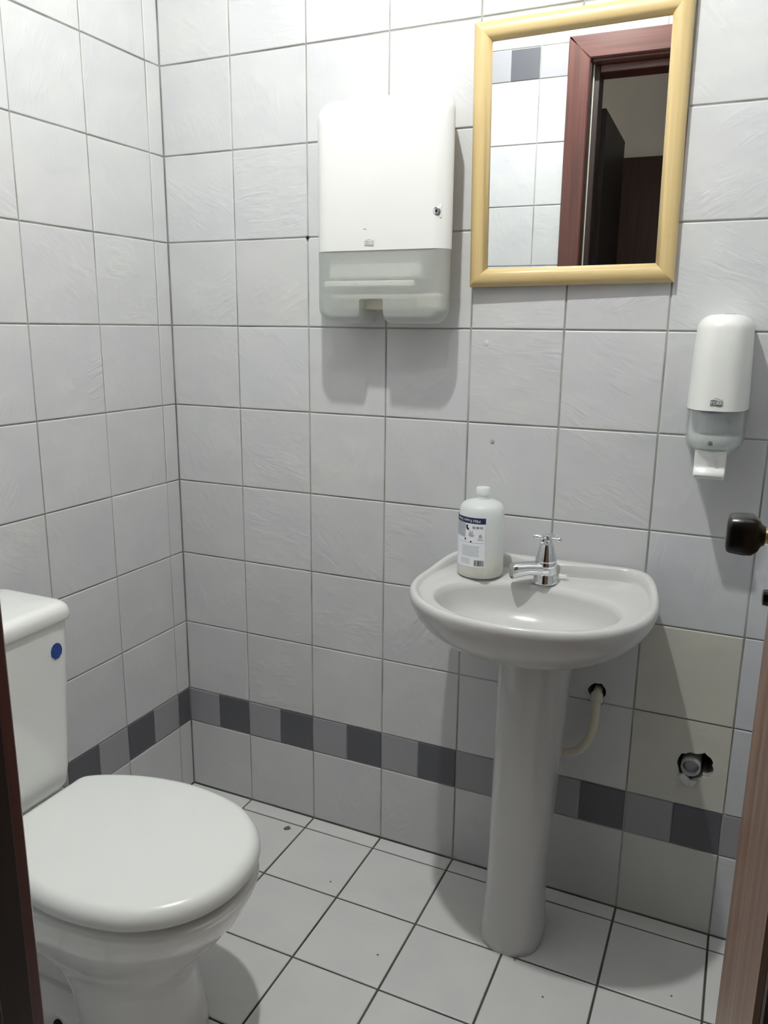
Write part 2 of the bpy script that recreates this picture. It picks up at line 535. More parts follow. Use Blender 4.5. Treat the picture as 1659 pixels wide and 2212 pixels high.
# ------------------------------------------------------------------ front wall with the doorway
OP = (0.789, 1.435, 2.165)
fw = join(box(-.1, OP[0], -RD - .12, -RD - FACE, -.05, RH + .05), box(OP[1], RW + .1, -RD - .12, -RD - FACE, -.05, RH + .05),
          box(OP[0], OP[1], -RD - .12, -RD - FACE, OP[2], RH + .05))
wall_front = struct(make('wall_front', *fw, M_GROUT, fix=False))
xs = [0.0] + [0.053 + .2 * i for i in range(8)] + [RW]
cols_f = [(xs[i], xs[i + 1]) for i in range(len(xs) - 1)]
tile_wall(wall_front, cols_f, lambda u, v, d: (u, -RD + d, v), (pi / 2, 0, pi), opening=OP)

# ------------------------------------------------------------------ floor and ceiling
floor = struct(make('floor', *box(-.1, RW + .1, -RD - .12, .1, -.06, -FACE), M_FGROUT))
fy = [0, -.0473] + [-.2465 - .1992 * i for i in range(6)]
for j in range(len(fy) - 1):
    for i in range(8):
        y0, y1 = max(fy[j + 1], -RD - .12), fy[j]
        x0, x1 = i * P, min((i + 1) * P, RW)
        put_tile(floor, 'floor_tile', x0, x1, y0, y1, 'f', lambda u, v, d: (u, v, d), (0, 0, 0), FLOOR_ALB, gap=0.0021)
struct(make('ceiling', *box(-.1, RW + .1, -RD - .12, .1, RH, RH + .08), M_PLASTER))

# ------------------------------------------------------------------ corridor outside the door
struct(make('floor_corridor', *box(-1.2, 3.0, -2.75, -RD - .12, -.06, -.002), M_CORR))
struct(make('ceiling_corridor', *box(-1.2, 3.0, -2.75, -RD - .12, 2.60, 3.0), M_CORR))
struct(make('wall_corridor', *box(-1.2, 3.0, -2.75, -2.65, -.06, 3.0), M_CORR))
struct(make('wall_corridor_end', *box(-1.3, -1.2, -2.75, -RD - .12, -.06, 3.0), M_CORR))
struct(make('wall_corridor_end', *box(3.0, 3.1, -2.75, -RD - .12, -.06, 3.0), M_CORR))
struct(make('wall_corridor_near', *join(box(-1.2, -.1, -RD - .12, -RD - .04, -.06, 3.0), box(RW + .1, 3.0, -RD - .12, -RD - .04, -.06, 3.0),
            box(-.1, RW + .1, -RD - .12, -RD - .04, RH + .05, 3.0)), M_CORR, fix=False))
d2 = struct(make('door_2', *bbox(.55, 1.5, -2.648, -2.615, 0, 2.075, .004, 1), M_DWOOD))
make('door_handle', *bbox(1.40, 1.45, -2.613, -2.57, 1.03, 1.06, .008, 2), M_BRASS, d2)
d3 = struct(make('door_3', *bbox(.815, .850, -2.05, -1.46, 0, 2.04, .003, 1), M_BLKWOOD))
make('door_handle', *bbox(.852, .90, -2.0, -1.96, 1.03, 1.06, .008, 2), M_BRASS, d3)

# ------------------------------------------------------------------ door frame (trim) and door leaf
tr = bpy.data.objects.new('trim_1', None); tr.location = (1.1, -RD, 0); link(tr); tr['kind'] = 'structure'
TB = (1.1, -RD, 0)
# architrave boards with mitred corners: inner edges X .808 / 1.425, head 2.145
xi0, xi1, zi, aw = 0.820, 1.432, 2.142, 0.072
def architrave(kind):
    y0, y1 = -RD + .0005, -RD + .016
    if kind == 'l': q = [(xi0 - aw, 0), (xi0, 0), (xi0, zi), (xi0 - aw, zi + aw)]
    elif kind == 'r': q = [(xi1, 0), (xi1 + aw, 0), (xi1 + aw, zi + aw), (xi1, zi)]
    else: q = [(xi0, zi), (xi1, zi), (xi1 + aw, zi + aw), (xi0 - aw, zi + aw)]
    cx = sum(p[0] for p in q) / 4; cz = sum(p[1] for p in q) / 4
    ins = 0.004
    def inset(p, ax):
        x, z = p
        if kind == 'l': x = x + ins if abs(x - (xi0 - aw)) < 1e-6 else x - ins
        elif kind == 'r': x = x + ins if abs(x - xi1) < 1e-6 else x - ins
        else: z = z + ins if abs(z - zi) < 1e-6 else z - ins
        return (x, z)
    qi = [inset(p, 0) for p in q]
    g = 0.0004
    rings = [[(p[0], y0, p[1]) for p in q], [(p[0], y1 - .004, p[1]) for p in q], [(p[0], y1, p[1]) for p in qi]]
    make('architrave', *loft(rings), M_WOOD_X if kind == 't' else M_WOOD, tr, TB)
for k in 'lrt': architrave(k)
yj0, yj1 = -RD - .135, -RD
for (x0, x1) in ((.790, .824), (1.379, 1.434)):
    make('jamb', *bbox(x0, x1, yj0, yj1, 0, 2.164, .002, 1), M_JAMB if x0 < 1 else M_DOOR, tr, TB)
make('jamb', *bbox(.824, 1.379, yj0, yj1, 2.135, 2.164, .002, 1), M_WOOD_X, tr, TB)
for (x0, x1) in ((.824, .845),):
    make('door_stop', *bbox(x0, x1, yj0, -RD - .045, 0, 2.135, .002, 1), M_JAMB, tr, TB)
make('door_stop', *bbox(.845, 1.379, yj0, -RD - .045, 2.112, 2.135, .002, 1), M_WOOD_X, tr, TB)
# rebate seal line (pale edge seen in the mirror)
make('seal_strip', *box(.8241, .8275, -RD - .045, -RD - .036, 0, 2.135), M_CREAM, tr, TB)
# corridor-side architrave
for (x0, x1) in ((.728, .800), (1.381, 1.453)):
    make('architrave', *bbox(x0, x1, -RD - .150, -RD - .1345, 0, 2.21, .003, 1), M_JAMB, tr, TB)

# leaf: opened into the room, about 90 degrees
HX, HY = 1.4115, -1.2335
ANG = math.atan2(1.4025 - HX, 0.575)     # sideways lean of the open leaf
dn = Vector((sin(ANG), cos(ANG), 0))      # along the leaf, hinge -> latch
dt = Vector((cos(ANG), -sin(ANG), 0))     # thickness, away from the opening
def leafpt(s, t, z): 
    p = Vector((HX, HY, 0)) + dn * s + dt * t
    return (p.x, p.y, z)
def leafbox(s0, s1, t0, t1, z0, z1, r=.002):
    V, F = bbox(s0, s1, t0, t1, z0, z1, r, 2)
    return [leafpt(*v) for v in V], F
DB = (HX, HY, 0)
door = bpy.data.objects.new('door_1', None); door.location = DB; link(door); door['kind'] = 'structure'
leaf = make('door_leaf', *leafbox(0, .575, 0, .038, .006, 2.125), M_DOOR, door, DB)
for zz in (.25, 1.05, 1.85):
    make('hinge', *lathe([(.006, -.04), (.006, .04)], (HX + .010, HY - .006, zz), 12), M_BRASS, leaf, DB, smooth=True)
def sqring(t, hs, n=28, ex=4.0, s0=.531, z0=1.0775):
    out = []
    for i in range(n):
        a = 2 * pi * i / n
        c_, s_ = cos(a), sin(a)
        k = (abs(c_) ** ex + abs(s_) ** ex) ** (-1 / ex)
        out.append(leafpt(s0 + hs * k * c_, t, z0 + hs * k * s_))
    return out
knob = make('door_knob', *loft([sqring(-.0555, .010), sqring(-.0550, .0165), sqring(-.0535, .0200), sqring(-.050, .0215), sqring(-.036, .0228), sqring(-.028, .0222),
            sqring(-.022, .0180), sqring(-.0185, .0125, ex=2.5), sqring(-.015, .0105, ex=2)]), M_BLACK, door, DB, smooth=True, angle=50)
knob['label'] = 'black rounded-square door knob'
make('knob_neck', *loft([sqring(-.0155, .0085, ex=2), sqring(-.004, .0085, ex=2)]), M_BRASS, knob, DB, smooth=True)
make('knob_rose', *loft([sqring(-.006, .018, ex=2), sqring(-.0045, .024, ex=2), sqring(0, .025, ex=2)]), M_BRASS, knob, DB, smooth=True)
make('thumb_turn', *loft([sqring(-.0105, .006, ex=3, z0=1.006), sqring(-.0095, .0085, ex=3, z0=1.006), sqring(0.0, .0095, ex=3, z0=1.006)]), M_BLACK, door, DB, smooth=True)

# ------------------------------------------------------------------ ceiling lamp (above the picture)
lamp = thing('ceiling_lamp', 'bare round bulb in a white holder below the ceiling', 'lamp', (LAMP.x, LAMP.y, RH))
LB = (LAMP.x, LAMP.y, RH)
LD = RH - LAMP.z
make('lamp_base', *lathe([(.055, 0), (.055, -.012), (.046, -.022), (.026, -.026), (.024, -LD * .5), (.024, -LD * .55), (.024, -LD + .03), (LAMP_R, -LD + .012), (LAMP_R + .0008, -LD), (LAMP_R - .002, -LD - .0005)], LB, 24), M_WHITE, lamp, LB, smooth=True)
prof = [(max(LAMP_R * cos(pi / 2 * i / 8), .0005), -LD - LAMP_R * sin(pi / 2 * i / 8)) for i in range(9)]
make('bulb', *lathe(prof, LB, 20), M_BULB, lamp, LB, smooth=True)

CL = (-.85, -2.1, 2.60)  # added fill lamp out of view, brightens the corridor in the mirror
clamp = thing('corridor_fill_lamp', 'added dim fill lamp, unseen, brightening the corridor', 'lamp', CL)
make('lamp_base', *lathe([(.09, 0), (.09, -.02), (.08, -.03)], CL, 24), M_WHITE, clamp, CL, smooth=True)
mc, nt, b = new_mat('corridor_fill_glow')
b.inputs['Emission Color'].default_value = (1.0, 0.96, 0.9, 1)
b.inputs['Emission Strength'].default_value = 90.0
make('fill_globe', *lathe([(.07, -.031), (.075, -.05), (.06, -.08), (.03, -.097), (.001, -.1)], CL, 20), mc, clamp, CL, smooth=True)

# ------------------------------------------------------------------ mirror
MC = Vector((0.999, -0.0125, 1.637))
yaw, tilt, roll = radians(1.0), radians(0.45), radians(0.75)
mir = thing('wall_mirror', 'wall mirror in a pale yellow varnished wooden frame', 'mirror', MC)
n_m = Vector((sin(yaw), -cos(yaw) * cos(tilt), -sin(tilt))).normalized()
x_m = Vector((0, 0, 1)).cross(n_m).normalized() * -1
x_m = (Vector((1, 0, 0)) - n_m * n_m.x).normalized()
z_m = n_m.cross(x_m) * -1
z_m = z_m if z_m.z > 0 else -z_m
x_r = x_m * cos(roll) + z_m * sin(roll)
z_r = z_m * cos(roll) - x_m * sin(roll)
def mpt(u, v, d):
    p = MC + x_r * u + z_r * v + n_m * d
    return (p.x, p.y, p.z)
MW, MH, FWD_ = 0.2025, 0.249, 0.036     # half sizes, frame width
# rounded moulding profile: (inset from outer edge, height above the glass plane)
prof = [(0, -.0085), (0, .004), (.003, .0085), (.009, .0118), (.017, .0130), (.025, .0118), (.032, .008), (FWD_, .0035), (FWD_, -.0015)]
def frame_side(k):
    rings = []
    corners = [(-1, -1), (1, -1), (1, 1), (-1, 1)]
    a, c = corners[k], corners[(k + 1) % 4]
    r0 = [mpt(a[0] * (MW - i), a[1] * (MH - i), d) for i, d in prof]
    r1 = [mpt(c[0] * (MW - i), c[1] * (MH - i), d) for i, d in prof]
    return loft([r0, r1])
for k in range(4):
    make('frame_rail', *frame_side(k), M_PINE_X if k in (0, 2) else M_PINE, mir, MC, smooth=True, angle=60)
V = [mpt(-MW + .012, -MH + .012, 0), mpt(MW - .012, -MH + .012, 0), mpt(MW - .012, MH - .012, 0), mpt(-MW + .012, MH - .012, 0)]
V += [mpt(-MW + .012, -MH + .012, -.004), mpt(MW - .012, -MH + .012, -.004), mpt(MW - .012, MH - .012, -.004), mpt(-MW + .012, MH - .012, -.004)]
make('mirror_glass', V, [(0, 1, 2, 3), (4, 7, 6, 5), (0, 4, 5, 1), (1, 5, 6, 2), (2, 6, 7, 3), (3, 7, 4, 0)], M_MIRROR, mir, MC)

# ------------------------------------------------------------------ paper towel dispenser
TX0, TX1, TZ0, TZ1, TZS = 0.4725, 0.7765, 1.3095, 1.757, 1.4575
TDB = (0.626, 0, TZ0)
tow = thing('towel_dispenser', 'large white paper towel dispenser with a smoky see-through lower window', 'dispenser', TDB)
def arc(cx, cz, r, a0, a1, n=8):
    return [(cx + r * cos(a0 + (a1 - a0) * i / n), cz + r * sin(a0 + (a1 - a0) * i / n)) for i in range(n + 1)]
def top_outline(i, R=.040):
    x0, x1, z1 = TX0 + i, TX1 - i, TZ1 - i
    r = max(R - i * .7, .012)
    return [(x1, TZS)] + arc(x1 - r, z1 - r, r, 0, pi / 2) + arc(x0 + r, z1 - r, r, pi / 2, pi) + [(x0, TZS)]
def fill_rings(fn, y0, y1, r, n=6):
    rings = [[(0.626 + (p[0] - .6245) * .885, y0, 1.55 + (p[1] - 1.55) * .985 if p[1] > TZS + .02 else p[1]) for p in fn(0)], [(p[0], y1 + r, p[1]) for p in fn(0)]]
    for k in range(1, n + 1):
        a = pi / 2 * k / n
        rings.append([(p[0], y1 + r - r * sin(a), p[1]) for p in fn(r * (1 - cos(a)))])
    return rings
TF = -0.1025
cover = make('cover', *loft(fill_rings(top_outline, -.028, TF, .032)), M_WHITE, tow, TDB, smooth=True, angle=35)
def low_outline(i, R=.034):
    x0, x1, z0 = TX0 + .0012 + i, TX1 - .0012 - i, TZ0 + i * .6
    r = max(R - i * .6, .012)
    nx0, nx1, nz = .5815, .6375, 1.3600
    pts = [(x0, TZS - .0002)] + arc(x0 + r, z0 + r, r, pi, 1.5 * pi)
    pts += [(nx0 - .012, z0)] + arc(nx0 - .009, z0 + .009, .009, -pi / 2, 0, 4) + arc(nx0 + .005, nz - .005, .005, pi, pi / 2, 4)
    pts += arc(nx1 - .005, nz - .005, .005, pi / 2, 0, 4) + arc(nx1 + .009, z0 + .009, .009, pi, 1.5 * pi, 4)
    pts += arc(x1 - r, z0 + r, r, -pi / 2, 0) + [(x1, TZS - .0002)]
    return pts
low = make('window', *loft(fill_rings(low_outline, -.028, TF + .0016, .028), cap0=False, closed=False), M_FROST, tow, TDB, smooth=True, angle=35)
low['label'] = 'smoky translucent window with a thumb notch'
def house(i):
    x0, x1, z0, z1, r = TX0 + .0200 + i, TX1 - .0200 - i, 1.3345, TZ1 - .0080 - i, .036
    return arc(x1 - r, z1 - r, r, 0, pi / 2) + arc(x0 + r, z1 - r, r, pi / 2, pi) + arc(x0 + .02, z0 + .02, .02, pi, 1.5 * pi, 4) + arc(x1 - .02, z0 + .02, .02, -pi / 2, 0, 4)
make('housing', *loft([[(p[0], -.0008, p[1]) for p in house(.012)], [(p[0], -.029, p[1]) for p in house(0)]]), M_CREAM, tow, TDB, smooth=True, angle=35)
make('paper_towels', *bbox(TX0 + .03, TX1 - .06, -.088, -.031, 1.402, 1.700, .004, 1), M_PAPER, tow, TDB)
make('tray', *bbox(TX0 + .022, TX1 - .022, -.070, -.029, 1.3385, 1.372, .006, 2), M_CREAM, tow, TDB)
make('tray_lip', *bbox(.497, .705, -.0985, -.0885, 1.385, 1.397, .002, 1), M_BAR, tow, TDB)
lockp = make('lock_plate', *bbox(.7430, .7630, TF + .0030, TF + .040, 1.5150, 1.5410, .002, 2), M_WHITE, tow, TDB)
lk = make('lock', *lathe([(.0082, 0), (.0082, .0026), (.0066, .0034), (.0060, .0026)], (.7532, TF + .0034, 1.5280), 20, 'Y'), M_LOCK, lockp, TDB, smooth=True)
make('keyhole', *lathe([(.0030, .0020), (.0026, .0032)], (.7527, TF + .0034, 1.5283), 12, 'Y'), M_BLACK, lockp, TDB)
def logo(cx, cz, w, yplane, mat, parent, base, dz=0.0, fold=None, alpha=M_WHITE):
    """grey badge: rounded box, wavy swoosh on top, letters TORK"""
    h = w * .46
    def P3(u, v, d=0.0):
        if fold: return fold(cx + u, cz + v, d)
        return (cx + u, yplane - d, cz + v)
    n = 10
    top = [(-w / 2 + w * i / n, h / 2 + .055 * w * sin(2 * pi * i / n)) for i in range(n + 1)]
    bot = [(-w / 2 + w * i / n, -h / 2 + .03 * w * sin(2 * pi * i / n)) for i in range(n + 1)]
    V = [P3(*p, .0004) for p in bot] + [P3(*p, .0004) for p in top]
    F = [(i, i + 1, n + 2 + i, n + 1 + i) for i in range(n)]
    sw0 = [(-w * .30 + w * .84 * i / n, h / 2 + w * .10 + .07 * w * sin(2 * pi * i / n)) for i in range(n + 1)]
    k = len(V)
    V += [P3(p[0], p[1], .0004) for p in sw0] + [P3(p[0], p[1] + w * .045 * sin(pi * (i + .8) / (n + 2)), .0004) for i, p in enumerate(sw0)]
    F += [(k + i, k + i + 1, k + n + 2 + i, k + n + 1 + i) for i in range(n)]
    bd = make('badge', V, F, mat, parent, base)
    tv, tf = text_mesh('TORK', w * .385, w * .008)
    make('badge_letters', [P3(x + y * .12, y, .0008) for x, y in tv], tf, alpha, bd, base)
    return bd
logo(.6055, 1.4705, .0215, TF, M_LOGO, cover, TDB)
mk = tube([(.5955 + .0035 * cos(a), TF - .0003, 1.4975 + .003 * sin(a)) for a in [pi * .15 * i for i in range(6)]], .0005, 6)
make('press_mark', *mk, M_LOGO, cover, TDB)

# ------------------------------------------------------------------ soap dispenser
SX = 1.3045
SDB = (SX, 0, 1.03)
sd = thing('soap_dispenser', 'narrow white soap dispenser with a milky bottom and push bar', 'dispenser', SDB)
def dring(w, d, z, n=26, ex=2.7, y0=-.001):
    out = []
    for i in range(n + 1):
        a = pi * i / n
        c_, s_ = cos(a), sin(a)
        out.append((SX + w / 2 * math.copysign(abs(c_) ** (2 / ex), c_), y0 - d * abs(s_) ** (2 / ex), z))
    return out
rings = [dring(.1100, .1120, 1.1600), dring(.1095, .1115, 1.166), dring(.1045, .106, 1.25), dring(.1000, .101, 1.305)]
for k in range(1, 7):
    a = pi / 2 * k / 6; r = .024
    rings.append(dring(.1000 - 2 * r * (1 - cos(a)) - .0012 * k, .101 - r * (1 - cos(a)) * 1.3 - .0008 * k, 1.305 + .026 * sin(a)))
rings.append(dring(.02, .03, 1.3325))
scov = make('cover', *loft(rings, cap0=False), M_WHITE, sd, SDB, smooth=True, angle=50)
rings = [dring(.1075, .1098, 1.1615), dring(.1080, .1100, 1.125), dring(.1060, .1085, 1.105)]
for k in range(1, 7):
    a = pi / 2 * k / 6; r = .030
    rings.append(dring(.1060 - 2 * r * (1 - cos(a)), .1085 - r * (1 - cos(a)), 1.105 - .034 * sin(a)))
slow = make('window', *loft(rings, cap0=False), M_FROST2, sd, SDB, smooth=True, angle=50)
make('back_plate', *bbox(SX - .048, SX + .048, -.014, -.001, 1.085, 1.30, .004, 1), M_WHITE, sd, SDB)
make('inner_tray', *loft([dring(.098, .1005, 1.1130), dring(.0985, .1015, 1.108), dring(.094, .098, 1.094), dring(.070, .085, 1.0800)]), M_WHITE, sd, SDB, smooth=True, angle=50)
make('release_bar', *[(lambda V, F: ([(SX + .002 + (v[0]) * cos(.32) + v[2] * sin(.32), v[1], 1.149 + v[2] * cos(.32) - v[0] * sin(.32)) for v in V], F))(*bbox(-.028, .028, -.0970, -.082, -.0060, .0060, .003, 1))][0], M_BLUEGREY, sd, SDB)
make('bottle_neck', *lathe([(.020, 1.114), (.020, 1.145), (.034, 1.158), (.034, 1.20)], (SX - .008, -.052, 0), 20), M_PIPE, sd, SDB, smooth=True)
# push bar: profile in YZ swept along X
pp = [(-.030, 1.085), (-.094, 1.085), (-.094, 1.070), (-.090, 1.058), (-.092, 1.051), (-.099, 1.046), (-.101, 1.040), (-.097, 1.0345), (-.088, 1.0315), (-.055, 1.031), (-.042, 1.036), (-.034, 1.050)]
rings = []
for (x, k) in ((-.0275, .82), (-.0265, .93), (-.0245, 1.0), (.0245, 1.0), (.0265, .93), (.0275, .82)):
    cy, cz = -.066, 1.060
    rings.append([(SX - .001 + x, cy + (p[0] - cy) * k, cz + (p[1] - cz) * k if p[1] < 1.08 else p[1]) for p in pp])
make('push_bar', *loft(rings), M_WHITE, sd, SDB, smooth=True, angle=45)
make('indicator_dot', *lathe([(.0042, 0), (.0042, .0012), (.0030, .0018)], (SX - .003, -.1090, 1.1015), 12, 'Y'), M_LOGO_DK, sd, SDB)
def fold_s(u, v, d):
    # lay the badge on the curved front of the cover
    dx = (u - SX) / .0548
    c_ = min(abs(dx), .999) ** (2.7 / 2)
    s_ = sqrt(max(0, 1 - c_ * c_))
    return (u, -.001 - .1117 * s_ ** (2 / 2.7) - d, v)
logo(SX + .0005, 1.1745, .0205, 0, M_LOGO_DK, scov, SDB, fold=fold_s)
make('top_slot', *bbox(SX - .004, SX + .016, -.060, -.054, 1.3300, 1.3322, .0006, 1), M_LOGO, scov, SDB)

# ------------------------------------------------------------------ wash basin
WX, WYC = 1.0060, -0.215
WB = (WX, -.20, 0)
RIMZ = 0.8005
DECKZ = RIMZ - .0095
half = [(0, -.408), (.045, -.405), (.120, -.386), (.185, -.338), (.226, -.272), (.2400, -.20), (.2355, -.122), (.2200, -.058), (.198, -.018), (.170, -.004), (.13, -.003), (.07, -.003)]
full = half + [(0, -.003)] + [(-x, y) for x, y in reversed(half[1:])]
OUT = catmull([(x, y, 0) for x, y in full], 6, True)
NS = 96
def polar(poly):
    """resample a closed star-shaped polygon at NS angles about (0,WYC)"""
    pts = [(p.x, p.y - WYC) for p in poly]
    res = []
    for k in range(NS):
        a = 2 * pi * k / NS; d = (cos(a), sin(a)); best = 0
        for i in range(len(pts)):
            p, q = pts[i], pts[(i + 1) % len(pts)]
            ex, ey = q[0] - p[0], q[1] - p[1]
            den = d[0] * ey - d[1] * ex
            if abs(den) < 1e-12: continue
            t = (p[0] * ey - p[1] * ex) / den
            s = (p[0] * d[1] - p[1] * d[0]) / den
            if t > 0 and -1e-6 <= s <= 1 + 1e-6: best = max(best, t)
        res.append(best)
    return res
RO = polar(OUT)
def ell(a, bf, bb, cy):   # bowl outline: half width a, front/back semi axes
    poly = []
    for k in range(120):
        t = 2 * pi * k / 120
        poly.append(Vector((a * cos(t), cy + (bb if sin(t) > 0 else bf) * sin(t), 0)))
    return polar(poly)
RB = ell(.182, .136, .120, -.233)
def back_up(y):          # the ledge along the wall stands higher than the front lip
    t = min(1, max(0, (y + .16) / .14)); return .0175 * t * t * (3 - 2 * t)
def wring(fn, z, lift=1.0):
    out = []
    for k in range(NS):
        a = 2 * pi * k / NS
        r = fn(k, a)
        y = min(WYC + r * sin(a), -.0030)
        out.append((WX + r * cos(a), y, z + back_up(y) * lift))
    return out
def rimw(k, a):   # lip width: narrow in front, wide ledge at the back
    s = max(0, sin(a)); return .014 + .024 * s ** 4
def blend(k, a, f): # between bowl edge (0) and inner foot of the lip (1)
    ri = RO[k] - rimw(k, a) - .008
    return RB[k] + (max(ri, RB[k] + .004) - RB[k]) * f
RS = []
under = [(.20, .6720), (.38, .6800), (.58, .6940), (.74, .7100), (.86, .7300), (.94, .7520), (.982, .7710), (.998, .7840)]
for f_, z in under:
    # underside pulls in towards the pedestal; stays near the wall at the back
    RS.append(wring(lambda k, a, f_=f_: RO[k] * f_ if sin(a) < .2 else RO[k] * (f_ + (1 - f_) * min(1, (sin(a) - .2) / .6) * .55), z, 0))
RS.append(wring(lambda k, a: RO[k], .7900, .6))
RS.append(wring(lambda k, a: RO[k] - .0012, RIMZ - .0060))
RS.append(wring(lambda k, a: RO[k] - .0040, RIMZ - .0018))
RS.append(wring(lambda k, a: RO[k] - .0075, RIMZ))
RS.append(wring(lambda k, a: RO[k] - rimw(k, a) + .002, RIMZ - .0005))
RS.append(wring(lambda k, a: RO[k] - rimw(k, a) - .0015, RIMZ - .0030))
RS.append(wring(lambda k, a: RO[k] - rimw(k, a) - .0050, RIMZ - .0078, .45))
RS.append(wring(lambda k, a: blend(k, a, 1.0), DECKZ, .03))
RS.append(wring(lambda k, a: blend(k, a, .5), DECKZ - .0006, .02))
RS.append(wring(lambda k, a: blend(k, a, .12), DECKZ - .0018, 0))
RS.append(wring(lambda k, a: RB[k] * .985, DECKZ - .0050, 0))
for f_, z in ((.965, .772), (.925, .749), (.855, .731), (.74, .7175), (.58, .7070), (.40, .7005), (.22, .6970), (.10, .6960)):
    RS.append(wring(lambda k, a, f_=f_: RB[k] * f_, z, 0))
basin = thing('wash_basin', 'pale grey ceramic wash basin resting on a pedestal', 'sink', WB)
make('bowl', *loft(RS), M_SINK, basin, WB, smooth=True, angle=70)
make('drain', *lathe([(.022, .6955), (.022, .6985), (.016, .6990), (.014, .697)], (WX, WYC, 0), 20), M_CHROME, basin, WB, smooth=True)

# pedestal
def pring(hw, yf, yb, z, dx=0.0, n=40, ex=2.6):
    cy, hd = (yf + yb) / 2, (yb - yf) / 2
    out = []
    for i in range(n):
        a = 2 * pi * i / n; c_, s_ = cos(a), sin(a)
        out.append((WX + dx + hw * math.copysign(abs(c_) ** (2 / ex), c_), cy + hd * math.copysign(abs(s_) ** (2 / ex), s_), z))
    return out
pd = []
for (hw, dep, z) in ((.0640, .152, 0.0), (.0640, .152, .0035), (.0670, .156, .0040), (.0680, .1565, .012), (.0675, .156, .035), (.0640, .151, .075), (.0612, .146, .13), (.0615, .146, .22),
                     (.0655, .150, .36), (.0695, .155, .50), (.0720, .158, .60), (.0740, .160, .6700)):
    t = z / .67
    pd.append((hw, -.250 + .032 * t, -.250 + .032 * t + dep, z, -.004 + .012 * t))
ped = make('sink_pedestal', *loft([pring(*p) for p in pd]), M_SINK, None, WB, smooth=True, angle=60)
tag(ped, 'tall pale grey ceramic pedestal column under the wash basin', 'pedestal')

# ------------------------------------------------------------------ tap
TP = Vector((1.0120, -.0985, DECKZ + .0004))
tap = thing('pillar_tap', 'chrome pillar tap with a cross handle on the basin', 'tap', TP)
make('tap_base', *lathe([(.0255, 0), (.0255, .003), (.0235, .006), (.0228, .016), (.0215, .019)], TP, 28), M_CHROME, tap, TP, smooth=True)
make('tap_body', *lathe([(.0205, .017), (.0228, .022), (.0232, .034), (.0222, .043), (.0210, .047)], TP, 28), M_CHROME, tap, TP, smooth=True)
sdv = Vector((-.80, -.60, 0)).normalized(); sw_ = Vector((-sdv.y, sdv.x, 0))
rings = []
for (s, zc, hw, hh) in ((.004, .0300, .0200, .0140), (.024, .0310, .0180, .0132), (.042, .0315, .0160, .0130), (.056, .0300, .0150, .0138), (.066, .0290, .0145, .0150), (.0725, .0275, .0140, .0155), (.0750, .0265, .0125, .0140)):
    ring = []
    for i in range(24):
        a = 2 * pi * i / 24; c_, s_ = cos(a), sin(a)
        p = TP + sdv * s + sw_ * (hw * math.copysign(abs(c_) ** .62, c_)) + Vector((0, 0, zc + hh * math.copysign(abs(s_) ** .62, s_)))
        ring.append(tuple(p))
    rings.append(ring)
make('spout', *loft(rings), M_CHROME, tap, TP, smooth=True, angle=50)
make('bonnet', *lathe([(.0218, .045), (.0218, .049), (.0185, .062), (.0155, .076), (.0130, .082), (.0085, .084), (.0070, .088)], TP, 28), M_CHROME, tap, TP, smooth=True)
hd = make('handle_hub', *lathe([(.0070, .086), (.0105, .089), (.0110, .095), (.0095, .0995), (.0045, .1015), (.001, .102)], TP, 20), M_CHROME, tap, TP, smooth=True)
for k in range(4):
    a = radians(-8) + k * pi / 2
    dv = Vector((cos(a), sin(a), 0)); c0 = TP + Vector((0, 0, .0935))
    make('handle_arm', *tube([c0 + dv * s for s in (.005, .012, .020, .0255, .0285, .0305)], [.0042, .0040, .0046, .0060, .0052, .0015], 12), M_CHROME, hd, TP, smooth=True)

# ------------------------------------------------------------------ soap bottle on the basin
BC = Vector((0.8730, -.1030, DECKZ + .0012))
bot = thing('soap_bottle', 'translucent refill soap bottle with an upside-down label on the basin ledge', 'bottle', BC)
BR = .0475
bp_ = [(.0395, 0), (.0465, .0012), (BR + .0012, .006), (BR + .0010, .03), (BR - .0002, .08), (BR - .0008, .125), (BR - .0012, .140), (BR - .0035, .1485), (.0385, .1545), (.0290, .1585), (.0180, .1608), (.0130, .1625), (.0122, .165), (.0122, .172), (.0100, .1725)]
body = make('bottle_body', *lathe(bp_, BC, 40), M_BOTTLE, bot, BC, smooth=True, angle=50)
make('bottle_cap', *lathe([(.0138, .1715), (.0142, .173), (.0146, .184), (.0132, .1868), (.004, .1875)], BC, 24), M_BOTTLE, bot, BC, smooth=True)
make('soap_liquid', *lathe([(.037, .002), (.0445, .004), (.0460, .009), (.0460, .034), (.0458, .0345)], BC, 36), M_SOAP, bot, BC, smooth=True)
to_cam = Vector((CAM.x - BC.x, CAM.y - BC.y, 0)).normalized()
rt = Vector((-to_cam.y, to_cam.x, 0))     # to the right as seen by the viewer
def bpt(phi, z, d=0.0):
    r = BR + .0010 + d
    p = BC + (rt * sin(phi) + to_cam * cos(phi)) * r
    return (p.x, p.y, BC.z + z)
def patch(f0, f1, z0, z1, d, nseg=None):
    nseg = nseg or max(1, int(abs(f1 - f0) / .08))
    V = []
    for i in range(nseg + 1):
        f = f0 + (f1 - f0) * i / nseg
        V += [bpt(f, z0, d), bpt(f, z1, d)]
    return V, [(2 * i, 2 * i + 2, 2 * i + 3, 2 * i + 1) for i in range(nseg)]
FR_ = radians(10)                          # right end of the label
label = make('label', *patch(radians(-115), FR_, .026, .131, .0002), M_LABEL, bot, BC, smooth=True)
make('label_band', *patch(radians(-115), FR_, .1185, .131, .0004), M_NAVY, label, BC, smooth=True)
def btext(s, size, phi, z, mat, flip=False, bold=0.0, name='label_text', squash=1.0):
    tv, tf = text_mesh(s, size, bold)
    sg = -1 if flip else 1
    make(name, [bpt(phi + sg * x * squash / BR, z + sg * y, .0006) for x, y in tv], tf, mat, label, BC, fix=False)
